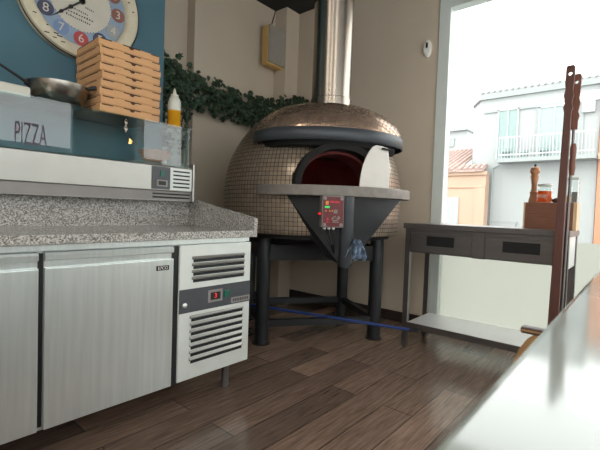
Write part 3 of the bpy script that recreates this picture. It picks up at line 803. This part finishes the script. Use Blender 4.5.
BZ = .935
t = thing('wooden_box', 'walnut brown wooden box standing on the steel table', 'box', (-.46, 3.02, BZ))
b = BM(); box(b, -.592, -.33, 2.95, 2.965, BZ, 1.104); box(b, -.592, -.33, 3.075, 3.09, BZ, 1.104); box(b, -.592, -.33, 2.965, 3.075, BZ, BZ+.012)
box(b, -.592, -.33, 2.965, 3.075, 1.092, 1.104)
obj('front_boards', b, M['wood_box'], t)
obj('end_board', boxm(-.33, -.312, 2.95, 3.09, BZ, 1.106), M['wood_l'], t)
obj('end_board', boxm(-.602, -.592, 2.95, 3.09, BZ, 1.104), M['wood_l'], t)
TZ = 1.105
JC = (-.495, 3.0, TZ)
t = thing('sauce_jar', 'glass jar of orange sauce with a pale lid on the wooden box', 'jar', JC)
obj('sauce', lathe(BM(), [(0, .003), (.039, .003), (.04, .01), (.04, .074), (0, .074)], JC, 32, close=False), M['sauce'], t, smooth=True)
obj('glass', lathe(BM(), [(0, 0), (.042, 0), (.043, .008), (.043, .085), (.037, .1), (.036, .106), (.035, .106), (.035, .1), (.0412, .084), (.0412, .008), (0, .002)], JC, 32, close=False), M['jar'], t, smooth=True)
obj('lid', lathe(BM(), [(0, .106), (.042, .106), (.042, .115), (.038, .119), (0, .119)], JC, 32, close=False), M['lid'], t, smooth=True)
b = BM()
for k in range(7): box(b, JC[0]-.03+k*.007, JC[0]-.026+k*.007, JC[1]-.0445, JC[1]-.0432, TZ+.03, TZ+.05)
obj('label_marks', b, M['cream'], t)
PM = (-.566, 3.05, TZ)
t = thing('pepper_mill', 'turned wooden pepper mill behind the orange sauce jar', 'pepper mill', PM)
obj('body', lathe(BM(), [(0, 0), (.03, 0), (.031, .015), (.027, .03), (.022, .055), (.026, .07), (.018, .08), (.0165, .12), (.022, .155), (.026, .175), (.024, .182), (0, .182)], PM, 28, close=False), M['mill'], t, smooth=True)
obj('head', lathe(BM(), [(0, .182), (.018, .182), (.02, .19), (.029, .2), (.031, .215), (.026, .232), (.012, .24), (0, .241)], PM, 28, close=False), M['mill'], t, smooth=True)
obj('knob', lathe(BM(), [(0, .24), (.006, .241), (.008, .248), (.005, .256), (0, .257)], PM, 16, close=False), M['black'], t, smooth=True)
DC = (-.43, 3.01, TZ)
b = lathe(BM(), [(0, 0), (.016, 0), (.026, .012), (.028, .022), (.025, .022), (.018, .01), (0, .006)], DC, 24, close=False)
lathe(b, [(.023, .018), (.017, .027), (.008, .032), (0, .033)], DC, 16)
tag(obj('spice_dish', b, M['brown_d'], origin=DC, smooth=True), 'small dark spice dish between the sauce jar and the tall pole', 'dish')
OC = (-.366, 3.0, TZ)
t = thing('oil_bottle', 'small glass bottle with yellow oil and green cap on the wooden box', 'bottle', OC)
obj('oil', lathe(BM(), [(0, .002), (.017, .002), (.017, .045), (0, .045)], OC, 20, close=False), M['liquid'], t, smooth=True)
obj('glass', lathe(BM(), [(0, 0), (.019, 0), (.019, .09), (.012, .12), (.01, .14), (.009, .14), (.011, .118), (.0175, .088), (.0175, .002)], OC, 20, close=False), M['jar'], t, smooth=True)
obj('cap', lathe(BM(), [(.0, .14), (.012, .14), (.012, .156), (0, .157)], OC, 20, close=False), M['teal'], t, smooth=True)
GC = (-.335, 3.035, TZ)
t = thing('clip_jar', 'clear square glass jar with dark contents beside the oil bottle', 'jar', GC)
obj('glass', bevel(obj('shell', boxm(GC[0]-.026, GC[0]+.02, GC[1]-.026, GC[1]+.026, TZ, TZ+.15), M['jar'], t), .006).data and boxm(GC[0]-.024, GC[0]+.018, GC[1]-.024, GC[1]+.024, TZ+.15, TZ+.162), M['lid'], t).name = 'lid'
obj('contents', boxm(GC[0]-.02, GC[0]+.012, GC[1]-.018, GC[1]+.018, TZ+.004, TZ+.07), M['grey_box'], t)

# ------------------------------------------------------------------ two long-handled peels standing in front of the table
def peel(name, label, x, y, ztop, front, lean):
    x += lean
    t = thing(name, label, 'pizza peel', (x, y, 0))
    t.rotation_euler = (0, -lean/ztop, 0)
    # head of the handle with notched outline and a hanging hole
    w = .0215
    out = [(-.8*w, -.31), (-.8*w, -.26), (-1.1*w, -.235), (-.75*w, -.21), (-1.1*w, -.165), (-.8*w, -.135), (-.95*w, -.1), (-w, -.01), (-.7*w, 0)]
    pts = out + [(-a, z) for a, z in out[::-1]]
    b = BM(); n = 14; hole = [(.009*math.cos(2*PI*i/n), -.045+.011*math.sin(2*PI*i/n)) for i in range(n)]
    vs = []
    for yy in (y-.011, y+.011):
        o_ = [b.verts.new((x+p[0], yy, ztop+p[1])) for p in pts]; h_ = [b.verts.new((x+p[0], yy, ztop+p[1])) for p in hole]
        es = [b.edges.new((o_[i], o_[(i+1) % len(o_)])) for i in range(len(o_))] + [b.edges.new((h_[i], h_[(i+1) % n])) for i in range(n)]
        bmesh.ops.triangle_fill(b, edges=es, use_beauty=True); vs.append((o_, h_))
    for k in (0, 1):
        A, B = vs[0][k], vs[1][k]
        for i in range(len(A)): b.faces.new((A[i], A[(i+1) % len(A)], B[(i+1) % len(A)], B[i]))
    bmesh.ops.recalc_face_normals(b, faces=b.faces)
    obj('grip', b, M['peel_r'] if not front else M['peel'], t)
    if front:
        b = BM(); prism(b, [(x-.018, ztop-.29), (x+.018, ztop-.29), (x+.026, .36), (x-.026, .36)], 'y', y-.012, y+.012)
        bevel(obj('shaft', b, M['peel'], t), .004)
    else:
        obj('shaft', tube(BM(), [(x, y, .3), (x, y, ztop-.29)], .0085, 12), M['steel_dark'], t, smooth=True)
        b = lathe(BM(), [(.012, ztop-.57), (.017, ztop-.53), (.015, ztop-.47), (.017, ztop-.42), (.012, ztop-.39)], (x+.004, y, 0), 16); obj('sleeve', b, M['peel_r'], t, smooth=True)
    b = BM(); prism(b, [(x-.02, .38), (x+.02, .38), (x+.05, .3), (x+.11, .26), (x+.12, .1), (x+.09, .0), (x-.07, .0), (x-.08, .1), (x-.07, .26), (x-.045, .3)], 'y', y-.006, y+.006)
    obj('blade', b, M['tan'] if front else M['steel'], t)
peel('pizza_peel', 'nearer dark brown wooden pizza peel standing upright before the steel table', -.352, 2.70, 1.862, True, -.02)
peel('pizza_peel', 'slimmer metal shafted pizza peel with wooden grip behind the brown one', -.326, 2.755, 1.824, False, -.016)

# ------------------------------------------------------------------ stool and bar counter in front
t = thing('dining_chair', 'tan wooden chair with dark top rail tucked against the white bar counter', 'chair', (.04, .9, 0))
CHY = .805
b = BM(); box(b, -.157, .26, CHY-.011, CHY+.011, .797, .8085)
bevel(obj('top_rail', b, M['brown_d'], t), .003)
obj('rail_inlay', boxm(-.155, .258, CHY-.012, CHY+.012, .8015, .8045), M['tan'], t)
L_ = [(-.136, .797), (-.148, .785), (-.158, .767), (-.166, .742), (-.17, .70), (-.167, .64), (-.155, .60)]
b = BM(); prism(b, [(x, z) for x, z in L_] + [(.1-x, z) for x, z in L_[::-1]], 'y', CHY-.009, CHY+.006)
obj('backrest', b, M['tan'], t)
bevel(obj('seat', boxm(-.17, .235, .79, 1.2, .43, .455), M['tan'], t), .008)
for x in (-.15, .215):
    obj('leg', tube(BM(), [(x, .80, 0), (x, CHY, .43), (x, CHY+.002, .62)], .015, 12), M['brown_d'], t, smooth=True)
    obj('leg', tube(BM(), [(x, 1.17, 0), (x, 1.16, .43)], .015, 12), M['brown_d'], t, smooth=True)

t = thing('bar_counter', 'glossy white bar counter in the near right corner of the picture', 'counter', (.25, .5, 0))
b = BM(); box(b, -.066, .62, -.9, 1.75, .872, .9)
bevel(obj('counter_top', b, M['counter'], t), .006, 3)
obj('counter_body', boxm(.32, .58, -.85, 1.7, 0, .872), M['counter_b'], t)

# warm pendant over the bar, outside the picture; seen only as reflections
LZ = 1.87
t = thing('pendant_lamp', 'warm bare bulb pendant lamp hanging over the white bar counter', 'lamp', (1.2, 2.72, LZ))
obj('bulb', lathe(BM(), [(0, 1.575), (.012, 1.58), (.019, 1.595), (.017, 1.61), (.012, 1.625), (.012, 1.64)], (1.2, 2.72, LZ-1.6), 24), M['bulb'], t, smooth=True)
obj('cap', lathe(BM(), [(.02, 1.635), (.022, 1.69), (.006, 1.7)], (1.2, 2.72, LZ-1.6), 20), M['black'], t, smooth=True)
obj('cord', tube(BM(), [(1.2, 2.72, LZ+.09), (1.2, 2.72, HC)], .004, 8), M['cable'], t)

# unseen glowing panels added behind the camera to fill the room with light
for k, (x, y, lab) in enumerate(((-.9, -1.6, 'nearest the blue wall'), (.6, -1.6, 'over the middle of the room'), (1.9, -.4, 'nearest the side windows'))):
    t = thing('ceiling_light', 'square white ceiling light panel ' + lab, 'ceiling light', (x, y, HC), group='ceiling light panels')
    obj('frame', frame_xy(x, y), M['white'], t)
    obj('diffuser', boxm(x-.36, x+.36, y-.36, y+.36, HC-.03, HC-.004), M['led'], t)

# ------------------------------------------------------------------ across the street
struct('ground_street', boxm(-30, 30, YW+.2, 60, -.3, -.16), M['o_ground'])
GZ = -.16
t = thing('street_house', 'white two storey house with balcony across the street', 'building', (-3.2, 16.5, GZ))
b = BM(); foot = [(-1.26, 16.5), (-5.02, 16.5), (-5.52, 17.3), (-5.52, 24), (-1.26, 24)]
prism(b, foot, 'z', GZ, 5.5); obj('wall', b, M['o_white'], t)
b = BM(); prism(b, [(-1.26, 16.38), (-5.06, 16.38), (-5.6, 17.25), (-5.6, 24.1), (-1.26, 24.1)], 'z', 5.5, 5.62); obj('cornice', b, M['o_trim'], t)
b = BM(); prism(b, [(-1.26, 16.4), (-5.05, 16.4), (-5.58, 17.25), (-5.58, 24.1), (-1.26, 24.1)], 'z', 5.62, 5.76)
for k in range(18): tube(b, [(-1.4-k*.21, 16.3, 5.77), (-1.4-k*.21, 16.9, 5.8)], .05, 8)
obj('roof_edge', b, M['o_white2'], t)
obj('balcony_slab', boxm(-4.2, -1.26, 15.85, 16.5, 3.0, 3.14), M['o_trim'], t)
obj('fascia', boxm(-4.9, -1.26, 16.44, 16.5, 4.98, 5.06), M['o_trim'], t)
for (x0, x1, z1, m) in ((-4.34, -3.72, 5.0, 'o_shut'), (-2.98, -2.12, 4.92, 'o_glass')):
    d = obj('balcony_door', boxm(x0, x1, 16.45, 16.52, 3.2, z1), M[m], t)
    b = BM(); box(b, x0-.05, x0, 16.42, 16.5, 3.2, z1+.05); box(b, x1, x1+.05, 16.42, 16.5, 3.2, z1+.05); box(b, x0-.05, x1+.05, 16.42, 16.5, z1, z1+.06); box(b, (x0+x1)/2-.02, (x0+x1)/2+.02, 16.42, 16.46, 3.2, z1)
    obj('door_frame', b, M['o_rail'], d)
obj('loggia_wall', boxm(-3.12, -1.7, 16.46, 16.51, 3.2, 5.0), M['o_trim'], t)
b = BM()
for z in (3.86, 3.24): box(b, -4.16, -1.3, 15.88, 15.92, z, z+.045)
for k in range(29): box(b, -4.16+k*.1, -4.142+k*.1, 15.89, 15.91, 3.14, 3.94)
obj('balcony_railing', b, M['o_rail'], t)
b = BM(); box(b, -1.75, -1.4, 16.36, 16.5, 4.6, 4.95); obj('air_conditioner', b, M['o_rail'], t)
b = BM(); box(b, -4.55, -3.55, 16.44, 16.5, .78, .86); obj('shop_lintel', b, M['o_trim'], t)
obj('shop_shutter', boxm(-4.5, -3.6, 16.45, 16.51, GZ, .78), M['o_white2'], t)
for (x, s) in ((-3.95, .3), (-3.35, .22), (-2.75, .26)):
    b = lathe(BM(), [(0, 0), (s*.4, 0), (s*.5, s*.6), (0, s*.6)], (x, 16.1, 3.14), 14, close=False)
    lathe(b, [(s*.3, s*.6), (s*.6, s*.85), (s*.4, s*1.25), (0, s*1.35)], (x, 16.1, 3.14), 10)
    obj('planter', b, M['o_shut'], t)
obj('drain_pipe', tube(BM(), [(-4.48, 16.45, GZ), (-4.48, 16.45, 2.85), (-4.25, 16.45, 2.98)], .03, 8), M['o_trim'], t)

def roof_tiles(bm, x0, x1, y0, y1, z0, z1, step=.2):
    prism(bm, [(y0, z0-.06), (y1, z1-.06), (y1, z1), (y0, z0)], 'x', x0, x1)
    n = int((x1-x0)/step)
    for k in range(n): tube(bm, [(x0+.1+k*step, y0, z0+.02), (x0+.1+k*step, y1, z1+.02)], .07, 8)
t = thing('street_house', 'low apricot house with faded tile roof, left of the white house', 'building', (-7.2, 16.4, GZ))
b = BM(); prism(b, [(-10.5, 15.9), (-4.55, 15.9), (-4.55, 16.34), (-5.64, 16.34), (-5.64, 21), (-10.5, 21)], 'z', GZ, 2.68); obj('wall', b, M['o_orange'], t)
b = BM(); box(b, -10.5, -4.5, 15.8, 15.9, 2.57, 2.7); box(b, -10.5, -4.55, 15.85, 15.9, 2.1, 2.17); box(b, -4.92, -4.55, 15.86, 15.9, GZ, 2.1)
obj('cornice', b, M['o_orange'], t)
b = BM(); roof_tiles(b, -10.5, -5.64, 15.7, 19.2, 2.74, 4.05); roof_tiles(b, -5.6, -4.6, 15.7, 16.32, 2.74, 2.97); obj('tile_roof', b, M['o_tile'], t)
for x in (-8.3, -6.7): obj('window_shutter', boxm(x+.22, x+1.2, 15.86, 15.91, .5, 1.73), M['o_pale'], t)
t = thing('street_house', 'orange house with pale cornice right of the white house', 'building', (1.5, 16.3, GZ))
obj('wall', boxm(-1.24, 6, 16.4, 24, GZ, 5.0), M['o_orange2'], t)
obj('cornice', boxm(-1.24, 6, 16.2, 16.4, 3.0, 3.2), M['o_orange'], t)
obj('parapet', boxm(-1.24, 6, 16.3, 24, 5.0, 5.5), M['o_white'], t)
for x in (-.98, 1.2): obj('window_shutter', boxm(x, x+1.0, 16.36, 16.41, -.1, .95), M['o_white'], t)
t = thing('street_house', 'far pale block rising beyond the tile roof', 'building', (-12.2, 30, GZ))
obj('wall', boxm(-14.5, -10.0, 30, 36, GZ, 7.2), M['o_pale'], t)
b = BM(); box(b, -11.4, -10.9, 29.9, 30, 6.1, 6.7); box(b, -12.4, -11.8, 29.9, 30, 6.2, 6.8)
obj('upper_windows', b, M['o_trim'], t)
obj('roof_slab', boxm(-14.6, -9.9, 29.7, 36.1, 7.2, 7.35), M['o_trim'], t)
obj('stair_tower', boxm(-10.9, -10.1, 31, 33, 7.35, 7.9), M['o_pale'], t)
# the opposite side of the side street and the square behind
t = thing('street_house', 'plain pale building seen only through the side windows', 'building', (14, 0, GZ))
obj('wall', boxm(13, 18, -12, 10, GZ, 3.0), M['o_white'], t)
obj('cornice', boxm(12.8, 13, -12, 10, 2.9, 3.1), M['o_trim'], t)

# ------------------------------------------------------------------ sky, lamps, camera
w = bpy.data.worlds.new('overcast_sky'); S.world = w; w.use_nodes = True
nt = w.node_tree; bg = nt.nodes['Background']
bg.inputs[0].default_value = (.985, .99, .985, 1); bg.inputs[1].default_value = 4.8
la = bpy.data.lights.new('oven_ember_light', 'POINT'); la.color = (1, .25, .18); la.energy = .35; la.shadow_soft_size = .06
lo = bpy.data.objects.new('oven_ember_light', la); COL.objects.link(lo); lo.location = (-2.3, 2.62, 1.34)

cam = bpy.data.cameras.new('camera'); co = bpy.data.objects.new('camera', cam); COL.objects.link(co); S.camera = co
cam.sensor_fit = 'HORIZONTAL'; cam.sensor_width = 36; cam.lens = 402.28/600*36; cam.clip_start = .02; cam.clip_end = 300
yaw, pitch, roll = .706502, .0357956, .0342625
f = Vector((-math.sin(yaw)*math.cos(pitch), math.cos(yaw)*math.cos(pitch), -math.sin(pitch)))
r = Vector((math.cos(yaw), math.sin(yaw), 0)); u = r.cross(f)
r2 = r*math.cos(roll)+u*math.sin(roll); u2 = u*math.cos(roll)-r*math.sin(roll)
mw = Matrix((r2, u2, -f)).transposed().to_4x4(); mw.translation = (0, 0, 1.0)
co.matrix_world = mw
cam.dof.use_dof = True; cam.dof.focus_distance = 2.9; cam.dof.aperture_fstop = 9

S.view_settings.view_transform = 'Standard'; S.view_settings.look = 'None'
S.view_settings.exposure = .12; S.view_settings.gamma = 1; S.view_settings.use_curve_mapping = False
